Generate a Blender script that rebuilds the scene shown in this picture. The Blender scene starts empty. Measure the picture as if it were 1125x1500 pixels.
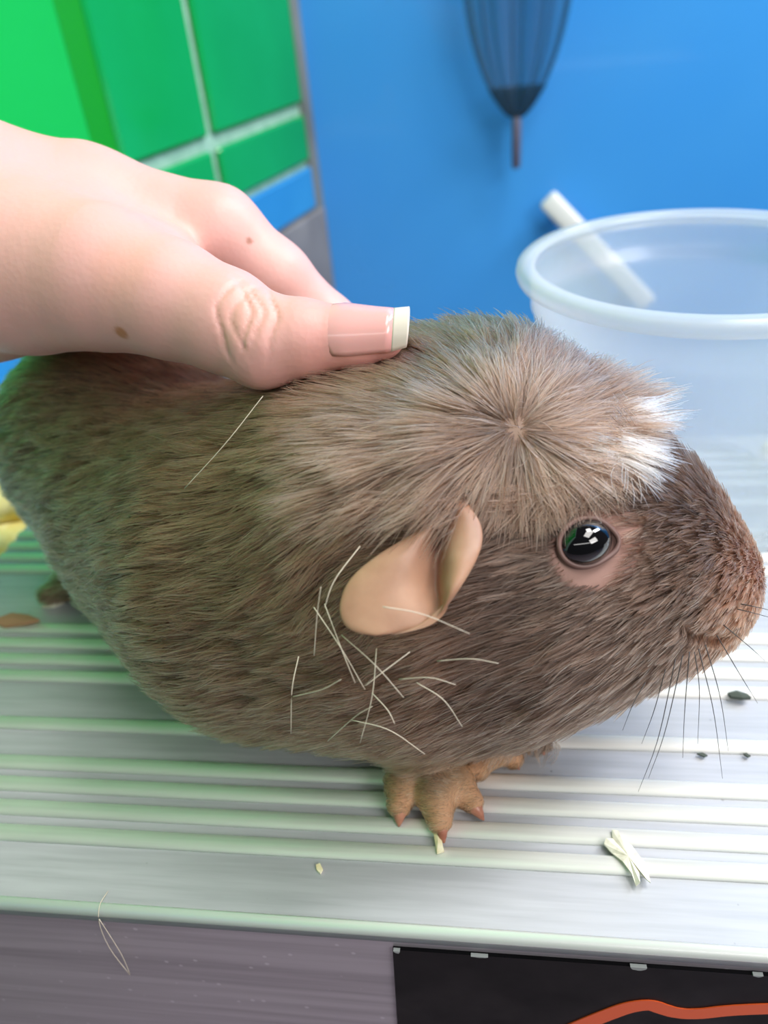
import bpy, bmesh, math, random
import numpy as np
from mathutils import Vector, Matrix, kdtree
random.seed(4); RNG = np.random.default_rng(7)
SC = bpy.context.scene
COL = SC.collection

# ------------------------------------------------------------------ camera
EYE = np.array([0.0, 0.0, 0.14])
AX_F = np.array([-0.13968403, 0.81718521, -0.5591929])
AX_R = np.array([0.99016693, 0.11093778, -0.08521888])
AX_U = np.array([0.00760399, 0.56559804, 0.82464601])
cam_d = bpy.data.cameras.new('camera'); cam = bpy.data.objects.new('camera', cam_d); COL.objects.link(cam)
cam.matrix_world = Matrix(((AX_R[0], AX_U[0], -AX_F[0], EYE[0]), (AX_R[1], AX_U[1], -AX_F[1], EYE[1]),
                           (AX_R[2], AX_U[2], -AX_F[2], EYE[2]), (0, 0, 0, 1)))
cam_d.sensor_fit = 'VERTICAL'; cam_d.sensor_height = 36.0; cam_d.lens = 36.0 * 1127 / 1500
cam_d.clip_start = 0.005; cam_d.clip_end = 20
cam_d.dof.use_dof = True; cam_d.dof.focus_distance = 0.134; cam_d.dof.aperture_fstop = 15.0
SC.camera = cam

# ------------------------------------------------------------------ light
world = bpy.data.worlds.new('world'); SC.world = world; world.use_nodes = True
wb = world.node_tree.nodes['Background']; wb.inputs[0].default_value = (0.86, 0.93, 1.0, 1); wb.inputs[1].default_value = 0.05

def area(name, loc, target, sx, sy, power, color):
    d = bpy.data.lights.new(name, 'AREA'); d.shape = 'RECTANGLE'; d.size = sx; d.size_y = sy; d.energy = power; d.color = color
    o = bpy.data.objects.new(name, d); COL.objects.link(o); o.location = loc
    o.rotation_euler = (Vector(target) - Vector(loc)).to_track_quat('-Z', 'Y').to_euler()
    return o
area('ceiling_lamp', (0.42, 0.34, 1.20), (0, 0.13, 0.04), 0.30, 0.30, 4.4, (1.0, 0.97, 0.94))
area('ceiling_panel', (0.50, -0.05, 1.35), (0.0, 0.12, 0.0), 0.9, 0.5, 12, (1.0, 0.965, 0.94))
area('added_front_fill', (1.08, -0.72, 0.93), (0.0, 0.12, 0.0), 0.8, 0.6, 14.5, (1.0, 0.965, 0.94))  # unseen fill added to brighten the camera-facing sides
area('added_edge_strip', (0.4, -1.2, 0.90), (0.2, 0.07, 0.0), 2.6, 0.12, 5, (1.0, 0.98, 0.96))  # unseen strip added to draw a bright line on the counter edge
area('added_wall_fill', (0.95, 0.60, 0.95), (0.60, 0.90, 0.10), 0.9, 0.2, 17, (0.97, 0.98, 1.0))  # unseen light added to brighten the walls

SC.view_settings.view_transform = 'Standard'; SC.view_settings.look = 'None'
SC.view_settings.gamma = 1.0; SC.view_settings.use_curve_mapping = False
SC.view_settings.exposure = 0.0

# ------------------------------------------------------------------ helpers
def srgb(r, g, b):
    return tuple(((v / 255) / 12.92 if v / 255 <= .04045 else ((v / 255 + .055) / 1.055) ** 2.4) for v in (r, g, b)) + (1.0,)

def mat(name, col=(.8, .8, .8, 1), rough=.5, metal=0.0, spec=.5, **kw):
    m = bpy.data.materials.new(name); m.use_nodes = True
    b = m.node_tree.nodes['Principled BSDF']
    b.inputs['Base Color'].default_value = col; b.inputs['Roughness'].default_value = rough
    b.inputs['Metallic'].default_value = metal; b.inputs['Specular IOR Level'].default_value = spec
    for k, v in kw.items(): b.inputs[k.replace('_', ' ')].default_value = v
    return m

def nodes(m): return m.node_tree.nodes, m.node_tree.links, m.node_tree.nodes['Principled BSDF']

def add_noise(m, c1, c2, scale, stretch=(1, 1, 1), detail=4, bump=0.0, dist=.0004, rough=None, lo=.35, hi=.65):
    """object-space noise drives colour (c1..c2), optional bump and roughness range"""
    N, L, b = nodes(m)
    tc = N.new('ShaderNodeTexCoord'); mp = N.new('ShaderNodeMapping'); mp.inputs['Scale'].default_value = stretch
    nz = N.new('ShaderNodeTexNoise'); nz.inputs['Scale'].default_value = scale; nz.inputs['Detail'].default_value = detail
    L.new(tc.outputs['Object'], mp.inputs[0]); L.new(mp.outputs[0], nz.inputs['Vector'])
    if c1 is not None:
        r = N.new('ShaderNodeValToRGB'); r.color_ramp.elements[0].position = lo; r.color_ramp.elements[1].position = hi
        r.color_ramp.elements[0].color = c1; r.color_ramp.elements[1].color = c2
        L.new(nz.outputs['Fac'], r.inputs[0]); L.new(r.outputs[0], b.inputs['Base Color'])
    if rough:
        mr = N.new('ShaderNodeMapRange'); mr.inputs[1].default_value = .3; mr.inputs[2].default_value = .7
        mr.inputs[3].default_value, mr.inputs[4].default_value = rough
        L.new(nz.outputs['Fac'], mr.inputs[0]); L.new(mr.outputs[0], b.inputs['Roughness'])
    if bump:
        bp = N.new('ShaderNodeBump'); bp.inputs['Strength'].default_value = bump; bp.inputs['Distance'].default_value = dist
        L.new(nz.outputs['Fac'], bp.inputs['Height']); L.new(bp.outputs[0], b.inputs['Normal'])
    return m

def link(name, data, parent=None, m=None, smooth=False):
    o = bpy.data.objects.new(name, data); COL.objects.link(o)
    if parent is not None: o.parent = parent
    if m is not None:
        data.materials.clear(); data.materials.append(m)
    if smooth and hasattr(data, 'polygons'):
        data.polygons.foreach_set('use_smooth', [True] * len(data.polygons))
    return o

def mesh(name, verts, faces, parent=None, m=None, smooth=False):
    me = bpy.data.meshes.new(name)
    me.from_pydata([tuple(map(float, v)) for v in verts], [], [tuple(map(int, f)) for f in faces]); me.update()
    return link(name, me, parent, m, smooth)

def from_bm(name, bm, parent=None, m=None, smooth=False):
    bmesh.ops.recalc_face_normals(bm, faces=bm.faces)
    me = bpy.data.meshes.new(name); bm.to_mesh(me); bm.free()
    return link(name, me, parent, m, smooth)

def empty(name, loc, label, cat, group=None, kind=None):
    o = bpy.data.objects.new(name, None); o.empty_display_size = .01; COL.objects.link(o); o.location = loc
    tag(o, label, cat, group); 
    if kind: o['kind'] = kind
    return o

def tag(o, label, cat, group=None):
    o['label'] = label; o['category'] = cat
    if group: o['group'] = group
    return o

def box_bm(lo, hi, bevel=0.0, seg=2):
    bm = bmesh.new(); bmesh.ops.create_cube(bm, size=1)
    for v in bm.verts:
        v.co = Vector([(lo[i] + hi[i]) / 2 + v.co[i] * (hi[i] - lo[i]) for i in range(3)])
    if bevel: bmesh.ops.bevel(bm, geom=bm.edges[:], offset=bevel, segments=seg, profile=.5, affect='EDGES')
    return bm

def tube(pts, rad, n=8, cap=True):
    """verts, faces of a tapered tube along pts"""
    pts = np.array(pts, float); rad = np.broadcast_to(np.array(rad, float), (len(pts),))
    V = []; Fc = []
    ref = np.array([.13, .27, .95])
    for i, p in enumerate(pts):
        t = pts[min(i + 1, len(pts) - 1)] - pts[max(i - 1, 0)]; t /= np.linalg.norm(t)
        a = np.cross(t, ref); a /= np.linalg.norm(a); b = np.cross(t, a)
        for k in range(n):
            w = 2 * math.pi * k / n
            V.append(p + rad[i] * (a * math.cos(w) + b * math.sin(w)))
    for i in range(len(pts) - 1):
        for k in range(n):
            Fc.append((i * n + k, i * n + (k + 1) % n, (i + 1) * n + (k + 1) % n, (i + 1) * n + k))
    if cap:
        Fc.append(tuple(range(n))[::-1]); Fc.append(tuple((len(pts) - 1) * n + k for k in range(n)))
    return V, Fc

def lathe(prof, n=96, center=(0, 0)):
    V = []; Fc = []
    for r, z in prof:
        for k in range(n):
            w = 2 * math.pi * k / n; V.append((center[0] + r * math.cos(w), center[1] + r * math.sin(w), z))
    for i in range(len(prof) - 1):
        for k in range(n):
            Fc.append((i * n + k, i * n + (k + 1) % n, (i + 1) * n + (k + 1) % n, (i + 1) * n + k))
    return V, Fc

def spline(pts, n):
    """Catmull-Rom resample"""
    P = np.array(pts, float); P = np.vstack([2 * P[0] - P[1], P, 2 * P[-1] - P[-2]]); out = []
    m = len(P) - 3
    for q in np.linspace(0, m, n):
        i = min(int(q), m - 1); t = q - i; a, b, c_, d = P[i:i + 4]
        out.append(.5 * (2 * b + (c_ - a) * t + (2 * a - 5 * b + 4 * c_ - d) * t * t + (3 * b - a - 3 * c_ + d) * t ** 3))
    return np.array(out)

# ---- signed distance shapes and their surface
def rc(P, a, b):
    a = np.asarray(a, float); b = np.asarray(b, float); ba = b[:3] - a[:3]; pa = P - a[:3]
    h = np.clip((pa @ ba) / max(ba @ ba, 1e-12), 0, 1)[:, None]
    return np.linalg.norm(pa - ba * h, axis=1) - (a[3] + (b[3] - a[3]) * h[:, 0])

def smin(a, b, k):
    h = np.maximum(k - np.abs(a - b), 0) / k
    return np.minimum(a, b) - h * h * k * .25

def chains(P, chs):
    d = None
    for k, ch, *kin in chs:
        e = None
        for a, b in zip(ch[:-1], ch[1:]):
            q = rc(P, a, b); e = q if e is None else smin(e, q, kin[0] if kin else k)
        d = e if d is None else smin(d, e, k)
    return d

def grad(f, P, e=2e-4):
    d0 = f(P); g = np.stack([f(P + np.eye(3)[i] * e) - d0 for i in range(3)], 1) / e
    return d0, g / np.maximum(np.linalg.norm(g, axis=1, keepdims=True), 1e-9)

def sdf_mesh(f, lo, hi, vox):
    lo = np.array(lo); q = 4
    n = (np.ceil((np.array(hi) - lo) / (vox * q)).astype(int)) * q
    nc = n // q
    def grid(cnt, st, off):
        return np.stack(np.meshgrid(*[lo[i] + off + st * np.arange(cnt[i]) for i in range(3)], indexing='ij'), -1).reshape(-1, 3)
    Dc = f(grid(nc, vox * q, vox * (q - 1) / 2)).reshape(nc)
    V = Dc.repeat(q, 0).repeat(q, 1).repeat(q, 2)
    idx = np.argwhere(np.abs(V) < vox * q * 1.5)
    V[tuple(idx.T)] = f(lo + idx * vox)
    s = V < 0
    c = np.zeros(n - 1, int)
    off = [(i, j, k) for i in (0, 1) for j in (0, 1) for k in (0, 1)]
    for i, j, k in off: c += s[i:n[0] - 1 + i, j:n[1] - 1 + j, k:n[2] - 1 + k]
    act = np.argwhere((c > 0) & (c < 8))
    acc = np.zeros((len(act), 3)); cnt = np.zeros(len(act))
    for a in off:
        for ax in range(3):
            if a[ax]: continue
            b = list(a); b[ax] = 1
            va = V[tuple((act + a).T)]; vb = V[tuple((act + b).T)]; mk = (va < 0) != (vb < 0)
            t = va / np.where(mk, va - vb, 1)
            p = np.array(a, float) + np.zeros((len(act), 3)); p[:, ax] += t
            acc[mk] += p[mk]; cnt[mk] += 1
    P = lo + (act + acc / cnt[:, None]) * vox
    ids = -np.ones(n, int); ids[tuple(act.T)] = np.arange(len(act))
    F = []
    for ax in range(3):
        u, v = (ax + 1) % 3, (ax + 2) % 3
        sl0 = [slice(None)] * 3; sl1 = [slice(None)] * 3; sl0[ax] = slice(0, -1); sl1[ax] = slice(1, None)
        e = np.argwhere(s[tuple(sl0)] != s[tuple(sl1)])
        e = e[(e[:, u] > 0) & (e[:, v] > 0)]
        fl = s[tuple(e.T)]
        q4 = []
        for du, dv in ((0, 0), (1, 0), (1, 1), (0, 1)):
            w = e.copy(); w[:, u] -= du; w[:, v] -= dv; q4.append(ids[tuple(w.T)])
        q4 = np.stack(q4, 1); q4[~fl] = q4[~fl][:, ::-1]
        F.append(q4[(q4 >= 0).all(1)])
    for _ in range(2):
        d, g = grad(f, P); P = P - g * np.clip(d, -vox, vox)[:, None]
    return P, np.concatenate(F)

def np_mesh(name, P, F, parent=None, m=None):
    me = bpy.data.meshes.new(name); k = F.shape[1]
    me.vertices.add(len(P)); me.vertices.foreach_set('co', P.astype(np.float32).ravel())
    me.loops.add(F.size); me.loops.foreach_set('vertex_index', F.astype(np.int32).ravel())
    me.polygons.add(len(F)); me.polygons.foreach_set('loop_start', np.arange(0, F.size, k, dtype=np.int32))
    me.update(calc_edges=True); me.validate()
    return link(name, me, parent, m, True)

def hair_curves(name, pts, radius, color, parent, m):
    """pts (n,k,3), radius (n,k), color (n,k,3)"""
    n, k = pts.shape[:2]
    hc = bpy.data.hair_curves.new(name); hc.add_curves([k] * n)
    hc.attributes['position'].data.foreach_set('vector', pts.astype(np.float32).ravel())
    ra = hc.attributes.get('radius') or hc.attributes.new('radius', 'FLOAT', 'POINT')
    ra.data.foreach_set('value', radius.astype(np.float32).ravel())
    ca = hc.attributes.new('strand_color', 'FLOAT_COLOR', 'POINT')
    ca.data.foreach_set('color', np.concatenate([color, np.ones((n, k, 1))], 2).astype(np.float32).ravel())
    hc.materials.append(m)
    o = bpy.data.objects.new(name, hc); COL.objects.link(o); o.parent = parent
    return o

# ------------------------------------------------------------------ materials
M_ALU = mat('aluminium', srgb(170, 173, 178), .44, .30)
add_noise(M_ALU, srgb(172, 175, 181), srgb(186, 189, 195), 70, (.5, 9, 9), 5, bump=.15, dist=.0001, rough=(.52, .60))
M_RIB = mat('rib_aluminium', srgb(238, 238, 236), .38, .15)
add_noise(M_RIB, srgb(226, 226, 224), srgb(246, 246, 243), 120, (.15, 4, 4), 4, rough=(.32, .44))
M_FACE = mat('face_aluminium', srgb(176, 172, 178), .42, .6)
add_noise(M_FACE, srgb(166, 158, 168), srgb(190, 182, 192), 40, (.35, 14, 9), 5, bump=.15, dist=.0002)
def specks(m, scale, size, share, colr):
    """sparse round splashes on a surface, mixed over its colour"""
    N, L, bs = nodes(m); src = bs.inputs['Base Color'].links[0].from_socket
    tc = N.new('ShaderNodeTexCoord'); v = N.new('ShaderNodeTexVoronoi'); v.inputs['Scale'].default_value = scale
    L.new(tc.outputs['Object'], v.inputs['Vector'])
    d = N.new('ShaderNodeMapRange'); d.inputs[1].default_value = size; d.inputs[2].default_value = size * .5; d.inputs[3].default_value = 0; d.inputs[4].default_value = .55
    L.new(v.outputs['Distance'], d.inputs[0])
    sp = N.new('ShaderNodeSeparateColor'); L.new(v.outputs['Color'], sp.inputs[0])
    g = N.new('ShaderNodeMath'); g.operation = 'LESS_THAN'; g.inputs[1].default_value = share; L.new(sp.outputs[0], g.inputs[0])
    mu = N.new('ShaderNodeMath'); mu.operation = 'MULTIPLY'; L.new(d.outputs[0], mu.inputs[0]); L.new(g.outputs[0], mu.inputs[1])
    mx = N.new('ShaderNodeMix'); mx.data_type = 'RGBA'; L.new(mu.outputs[0], mx.inputs['Factor']); L.new(src, mx.inputs['A']); mx.inputs['B'].default_value = colr
    L.new(mx.outputs['Result'], bs.inputs['Base Color'])
specks(M_FACE, 330, .20, .30, srgb(226, 220, 230))
specks(M_ALU, 420, .16, .05, srgb(84, 86, 88))
M_STICK = add_noise(mat('sticker_black', srgb(12, 12, 14), .4, 0, .10), srgb(6, 6, 8), srgb(12, 12, 15), 90, rough=(.3, .5))
M_ORANGE = mat('sticker_orange', srgb(232, 92, 38), .4)
M_CHIP = mat('chipped_edge', srgb(150, 154, 156), .5)
M_BLUE = add_noise(mat('blue_panel', srgb(62, 146, 228), .24, Coat_Weight=.2), srgb(60, 150, 232), srgb(72, 160, 234), 2.2, rough=(.2, .3))
M_GROUT = add_noise(mat('grout', srgb(150, 196, 172), .8), srgb(140, 188, 164), srgb(162, 206, 184), 90)
M_TILE = add_noise(mat('green_tile', srgb(14, 158, 74), .12), srgb(12, 152, 70), srgb(18, 166, 84), 5)
M_TILE2 = add_noise(mat('bright_green_tile', srgb(22, 180, 64), .14), srgb(20, 174, 60), srgb(26, 186, 70), 5)
M_SEAM = mat('green_seam', srgb(4, 150, 10), .5)
M_TILEB = add_noise(mat('blue_border_tile', srgb(48, 140, 204), .15), srgb(44, 134, 200), srgb(56, 150, 212), 6)
M_GREY = add_noise(mat('grey_skirting', srgb(128, 126, 126), .5), srgb(120, 118, 118), srgb(138, 136, 135), 20)
M_POST = add_noise(mat('grey_post', srgb(112, 118, 116), .45), srgb(104, 110, 108), srgb(122, 128, 126), 20)
M_FLOOR = add_noise(mat('floor_vinyl', srgb(160, 146, 158), .6), srgb(150, 138, 150), srgb(170, 156, 166), 8)
M_SHELF = add_noise(mat('white_laminate', srgb(225, 226, 228), .4), srgb(218, 220, 222), srgb(232, 232, 234), 30)
M_SHAVE = add_noise(mat('wood_shaving', srgb(240, 226, 140), .7), srgb(228, 208, 112), srgb(248, 238, 170), 160)
M_WHITE = mat('white_plastic', srgb(238, 238, 236), .3)
M_FLAKE = add_noise(mat('pale_flake', srgb(226, 224, 204), .7), srgb(208, 206, 184), srgb(240, 238, 222), 500, bump=.5, dist=.0004)
M_STRAW = add_noise(mat('straw_bit', srgb(236, 228, 186), .7), srgb(224, 212, 160), srgb(246, 242, 212), 400)
M_DIRT = mat('dark_fluff', srgb(74, 82, 74), .9)
M_TANDIRT = mat('tan_litter', srgb(168, 130, 98), .9)
M_EYE = mat('eye_black', srgb(10, 9, 12), .04, Coat_Weight=1.0, Coat_Roughness=.02)
M_CLAW = add_noise(mat('claw_horn', srgb(170, 112, 92), .35), srgb(150, 92, 74), srgb(190, 134, 108), 300)
M_NAIL = mat('fingernail', srgb(232, 172, 168), .22, Coat_Weight=.4, Subsurface_Weight=.2, Subsurface_Scale=.001)
M_NAILTIP = mat('fingernail_free_edge', srgb(230, 218, 208), .3)
M_CORD = mat('net_cord', srgb(20, 66, 96), .7)
M_STUB = mat('net_stub', srgb(96, 92, 112), .5)

def attr_mat(name, attr, rough, **kw):
    m = mat(name, rough=rough, **kw); N, L, b = nodes(m)
    a = N.new('ShaderNodeAttribute'); a.attribute_name = attr
    L.new(a.outputs['Color'], b.inputs['Base Color'])
    return m

def sheet_mat(name, col, clear, rough=.25, gloss=.12):
    """thin see-through plastic: part transparent, part scattering white, part glossy"""
    m = bpy.data.materials.new(name); m.use_nodes = True; N, L = m.node_tree.nodes, m.node_tree.links
    N.remove(N['Principled BSDF']); out = N['Material Output']
    t = N.new('ShaderNodeBsdfTransparent'); d = N.new('ShaderNodeBsdfDiffuse'); tl = N.new('ShaderNodeBsdfTranslucent'); g = N.new('ShaderNodeBsdfGlossy')
    t.inputs[0].default_value = (.97, .98, 1, 1)
    for n in (d, tl): n.inputs[0].default_value = col
    g.inputs['Roughness'].default_value = rough
    m1 = N.new('ShaderNodeMixShader'); m2 = N.new('ShaderNodeMixShader'); m3 = N.new('ShaderNodeMixShader')
    m1.inputs[0].default_value = .5; L.new(d.outputs[0], m1.inputs[1]); L.new(tl.outputs[0], m1.inputs[2])
    m2.inputs[0].default_value = clear; L.new(m1.outputs[0], m2.inputs[1]); L.new(t.outputs[0], m2.inputs[2])
    lw = N.new('ShaderNodeLayerWeight'); lw.inputs[0].default_value = .5; pw = N.new('ShaderNodeMath'); pw.operation = 'POWER'; pw.inputs[1].default_value = 4.0
    fr = N.new('ShaderNodeMath'); fr.operation = 'MULTIPLY_ADD'; fr.inputs[1].default_value = gloss * 3; fr.inputs[2].default_value = .03
    L.new(lw.outputs['Facing'], pw.inputs[0]); L.new(pw.outputs[0], fr.inputs[0]); L.new(fr.outputs[0], m3.inputs[0]); L.new(m2.outputs[0], m3.inputs[1]); L.new(g.outputs[0], m3.inputs[2])
    L.new(m3.outputs[0], out.inputs[0])
    return m
M_CUP = sheet_mat('cup_wall_plastic', (.88, .91, .95, 1), .64)
M_CUPRIM = sheet_mat('cup_rim_plastic', (.93, .95, .98, 1), .60, .18)
M_NETTIP = sheet_mat('net_tip_mesh', (.01, .06, .10, 1), .3, .5, .02)
M_NET = sheet_mat('net_mesh', (.01, .10, .16, 1), .78, .5, .02)

# ------------------------------------------------------------------ the setting
o = from_bm('floor', box_bm((-2, -1.5, -.8), (2.5, 1.2, -.75)), None, M_FLOOR); o['kind'] = 'structure'
wb_ = from_bm('wall_back', box_bm((-.187, .9, -.75), (1.9, .93, 1.25)), None, M_BLUE); wb_['kind'] = 'structure'
CORNER = np.array([-.194, .9, 0.0]); WD = np.array([.213, .977, 0]); WD /= np.linalg.norm(WD); WN = np.array([WD[1], -WD[0], 0])
def wall_box(s0, s1, z0, z1, d0, d1, bevel=0.0):
    bm = box_bm((s0, d0, z0), (s1, d1, z1), bevel, 1)
    for v in bm.verts:
        p = CORNER + WD * v.co.x + WN * v.co.y; v.co = Vector((p[0], p[1], v.co.z))
    return bm
wl = from_bm('wall_left', wall_box(-1.3, .03, -.75, 1.25, -.05, 0), None, M_GROUT); wl['kind'] = 'structure'
SEAMS = [(-.016, -.200), (-.212, -.334), (-.362, -.54), (-.55, -.74), (-.75, -.94), (-.95, -1.14)]
ROWS = [(-.004, .040), (.051, .215), (.225, .395), (.405, .575), (.585, .755), (.765, .935), (.945, 1.115)]
for i, (a, b) in enumerate(SEAMS):
    for z0, z1 in ROWS:
        from_bm('wall_tile', wall_box(b, a, z0, z1, 0, .006, .0025), wl, M_TILE2 if i >= 2 else M_TILE, False)
    from_bm('border_tile', wall_box(b if i else -.205, a if i == 0 else SEAMS[i - 1][1] - .0, -.053, -.010, 0, .007, .0025), wl, M_TILEB)
from_bm('seam_strip', wall_box(-.361, -.335, -.05, 1.2, 0, .0035), wl, M_SEAM)
bb = from_bm('baseboard_left', wall_box(-1.3, .0, -.75, -.055, 0, .010, .002), None, M_GREY); bb['kind'] = 'structure'
tr = from_bm('trim_1', wall_box(-.014, .022, -.75, 1.25, -.012, .0075, .002), None, M_POST); tr['kind'] = 'structure'

# ------------------------------------------------------------------ aluminium counter with ribbed top
TX0, TX1, TY0, TY1 = -.157, .36, .0706, .2514
counter = empty('metal_counter', (0.1, .161, -.75), 'low aluminium counter with raised ribs on its top, under the guinea pig', 'counter')
CO = np.array(counter.location)
def rel(P, org): return [tuple(np.array(p, float) - org) for p in P]
def sweep_x(prof, x0, x1, org):
    n = len(prof); V = [(x0, y, z) for y, z in prof] + [(x1, y, z) for y, z in prof]
    F = [(i, (i + 1) % n, n + (i + 1) % n, n + i) for i in range(n)] + [tuple(range(n))[::-1], tuple(range(n, 2 * n))]
    return rel(V, org), F
def corner(cy, cz, r, a0, a1, n=6):
    return [(cy + r * math.cos(math.radians(a0 + (a1 - a0) * i / n)), cz + r * math.sin(math.radians(a0 + (a1 - a0) * i / n))) for i in range(n + 1)]
r_ = .0016
prof = [(TY0 + .004, -.004)] + [(TY0, -.0012 - .0004)][:0]
prof = corner(TY0 + r_, -r_, r_, 180, 90) + corner(TY1 - r_, -r_, r_, 90, 0) + [(TY1, -.0035), (TY0, -.0035)]
V, F = sweep_x(prof, TX0, TX1, CO); top = mesh('top_sheet', V, F, counter, M_ALU)
for p in top.data.polygons: p.use_smooth = len(p.vertices) == 4 and abs(p.normal.z) < .999
V, F = sweep_x([(TY0 + .0004, -.75), (TY0 + .0004, -.0035), (TY1 - .0004, -.0035), (TY1 - .0004, -.75)], TX0 + .001, TX1 - .001, CO)
mesh('body_panel', V, F, counter, M_FACE)
M_EDGE = mat('edge_highlight_white', srgb(246, 246, 248), .34, .3)  # near-white colour paints the bright highlight along the front bevel
ea = corner(TY0 + r_, -r_, r_ + .00012, 184, 86, 10); ei = corner(TY0 + r_, -r_, r_ - .0006, 86, 184, 10)
V, F = sweep_x(ea + ei, TX0 + .0002, TX1 - .0002, CO); et = mesh('edge_highlight', V, F, counter, M_EDGE)
for p in et.data.polygons: p.use_smooth = len(p.vertices) == 4
RIBS = [.0857, .0916, .0975, .1032, .1144, .1297, .1357, .1417, .1476, .1742, .1803, .1862, .1922, .2076, .2188, .2247, .2305, .2363]
rp = [(-.00195, -.0001), (-.0018, .0005), (-.0013, .00095), (-.0005, .00115), (.0005, .00115), (.0013, .00095), (.0018, .0005), (.00195, -.0001)]
V, F = sweep_x(rp, TX0 + .0005, TX1 - .0005, (0, 0, 0)); rib_me = None
for y in RIBS:
    if rib_me is None:
        ro = mesh('rib', V, F, counter, M_RIB, False); rib_me = ro.data
        for p in rib_me.polygons: p.use_smooth = len(p.vertices) == 4
    else: ro = link('rib', rib_me, counter)
    ro.location = (-CO[0], y - CO[1], -CO[2])
# black label with orange line on the front
YF = TY0 - .0003
st = mesh('label', rel([(-.0188, YF, -.0057), (.20, YF, .0000 - .0048), (.20, YF, -.075), (-.0222, YF, -.075), (-.0188, YF + .0009, -.0057), (.20, YF + .0009, -.0048), (.20, YF + .0009, -.075), (-.0222, YF + .0009, -.075)], CO),
     [(0, 1, 2, 3), (4, 7, 6, 5), (0, 4, 5, 1), (1, 5, 6, 2), (2, 6, 7, 3), (3, 7, 4, 0)], counter, M_STICK)
st['label'] = 'black glossy label with an orange line'
ol = spline([(-.006, -.060), (.004, -.046), (.0125, -.0345), (.0172, -.0286), (.0212, -.0240), (.0245, -.0207), (.0280, -.0191), (.0308, -.0203), (.0332, -.0212), (.037, -.0209), (.0484, -.0169), (.09, -.002 - .006)], 80)
V = []; 
for i in range(80):
    t = ol[min(i + 1, 79)] - ol[max(i - 1, 0)]; t /= np.linalg.norm(t); nn = np.array([-t[1], t[0]])
    for sgn in (1, -1):
        q = ol[i] + nn * sgn * .0019; V.append((q[0], YF - .0002, q[1]))
n2 = len(V); V += [(x, y + .0003, z) for x, y, z in V]
F = []
for i in range(79):
    a, b, c_, d = 2 * i, 2 * i + 1, 2 * i + 3, 2 * i + 2
    F += [(a, b, c_, d), (a + n2, d + n2, c_ + n2, b + n2), (a, d, d + n2, a + n2), (b, b + n2, c_ + n2, c_)]
mesh('orange_line', rel(V, CO), F, st, M_ORANGE)
for (x, w, h) in ((-.0180, .0009, .0008), (-.003, .0022, .0003), (.0247, .0020, .0011), (.0445, .0012, .0005)):
    pts = []
    for k in range(9):
        a = math.pi * k / 8; pts.append((x + w * .6 * math.cos(a) * (1 + .25 * random.random()), -.0055 + .0006 * (x + .0188) / .06 - h * math.sin(a) * (.8 + .4 * random.random())))
    V = [(p[0], YF - .00035, p[1]) for p in pts] + [(p[0], YF + .0003, p[1]) for p in pts]
    F = [tuple(range(9)), tuple(range(17, 8, -1))] + [(i, i + 9, (i + 1) % 9 + 9, (i + 1) % 9) for i in range(9)]
    mesh('chipped_edge', rel(V, CO), F, st, M_CHIP)

# low white shelf left of the counter and the shavings on it
sh = empty('side_shelf', (-.235, .26, -.75), 'white side shelf against the green tiled wall, left of the counter', 'shelf')
SO = np.array(sh.location)
bm = box_bm((-.075, -.17, .67), (.0755, .10, .69), .002); from_bm('shelf_top', bm, sh, M_SHELF)
for dx, dy in ((-.06, -.15), (.06, -.15), (-.06, .08), (.06, .08)):
    from_bm('leg', box_bm((dx - .01, dy - .01, 0), (dx + .01, dy + .01, .671), .001), sh, M_SHELF)
k = 0
for (x, y, z, s) in ((-.182, .212, -.046, 1.0), (-.186, .232, -.044, 1.1), (-.206, .222, -.046, 1.0), (-.183, .254, -.045, 1.0), (-.204, .247, -.045, 1.05), (-.188, .222, -.027, 1.0), (-.200, .237, -.026, 1.05), (-.185, .243, -.026, .95), (-.192, .231, -.010, 1.0)):
    bm = bmesh.new(); bmesh.ops.create_icosphere(bm, subdivisions=3, radius=.0135 * s)
    ph = random.random() * 6
    for v in bm.verts:
        c_ = v.co / .0135
        q = 1 + .16 * math.sin(3 * c_.x + ph) * math.cos(2.6 * c_.y - ph) + .10 * math.sin(5 * c_.z + 2 * ph)
        v.co = Vector((v.co.x * q, v.co.y * q, v.co.z * q * .9))
    o = from_bm('puffed_pellet', bm, None, M_SHAVE, True); o.location = (x + .006, y, z); o.rotation_euler = (ph, 0, ph)
    k += 1; tag(o, 'topmost pale yellow puffed pellet of the heap past the left end of the counter' if k == 9 else 'pale yellow puffed pellet low in the heap past the left end of the counter', 'feed', 'yellow pellets heaped left of the counter')

# ------------------------------------------------------------------ clear plastic tub
tub = empty('plastic_tub', (.056, .214, 0), 'round see-through plastic tub with a wide rolled rim, behind the head of the guinea pig', 'tub')
wallp = [(.0372, .0016), (.0378, .0010), (.0400, .018), (.0422, .040), (.0437, .0585), (.0440, .0625), (.0449, .0632), (.0452, .0700), (.0452, .0735),
         (.0447, .0735), (.0446, .0702), (.0443, .0637), (.0434, .0630), (.0431, .0586), (.0416, .040), (.0394, .018), (.0372, .0016)]
V, F = lathe(wallp, 128); mesh('tub_wall', V, F, tub, M_CUP, True)
basep = [(.0001, .0010), (.033, .0010), (.0345, .0005), (.0372, .0012), (.0374, .0019), (.0350, .0016), (.0001, .0018)]
V, F = lathe(basep, 96); mesh('tub_base', V, F, tub, M_CUP, True)
rimp = [(.0440, .0738), (.0444, .0752), (.0455, .0757), (.0478, .0754), (.0489, .0744), (.0492, .0728), (.0487, .0712), (.0478, .0708), (.0481, .0722), (.0478, .0738), (.0466, .0744), (.0452, .0740), (.0440, .0738)]
V, F = lathe(rimp, 160); mesh('rolled_rim', V, F, tub, M_CUPRIM, True)

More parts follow.
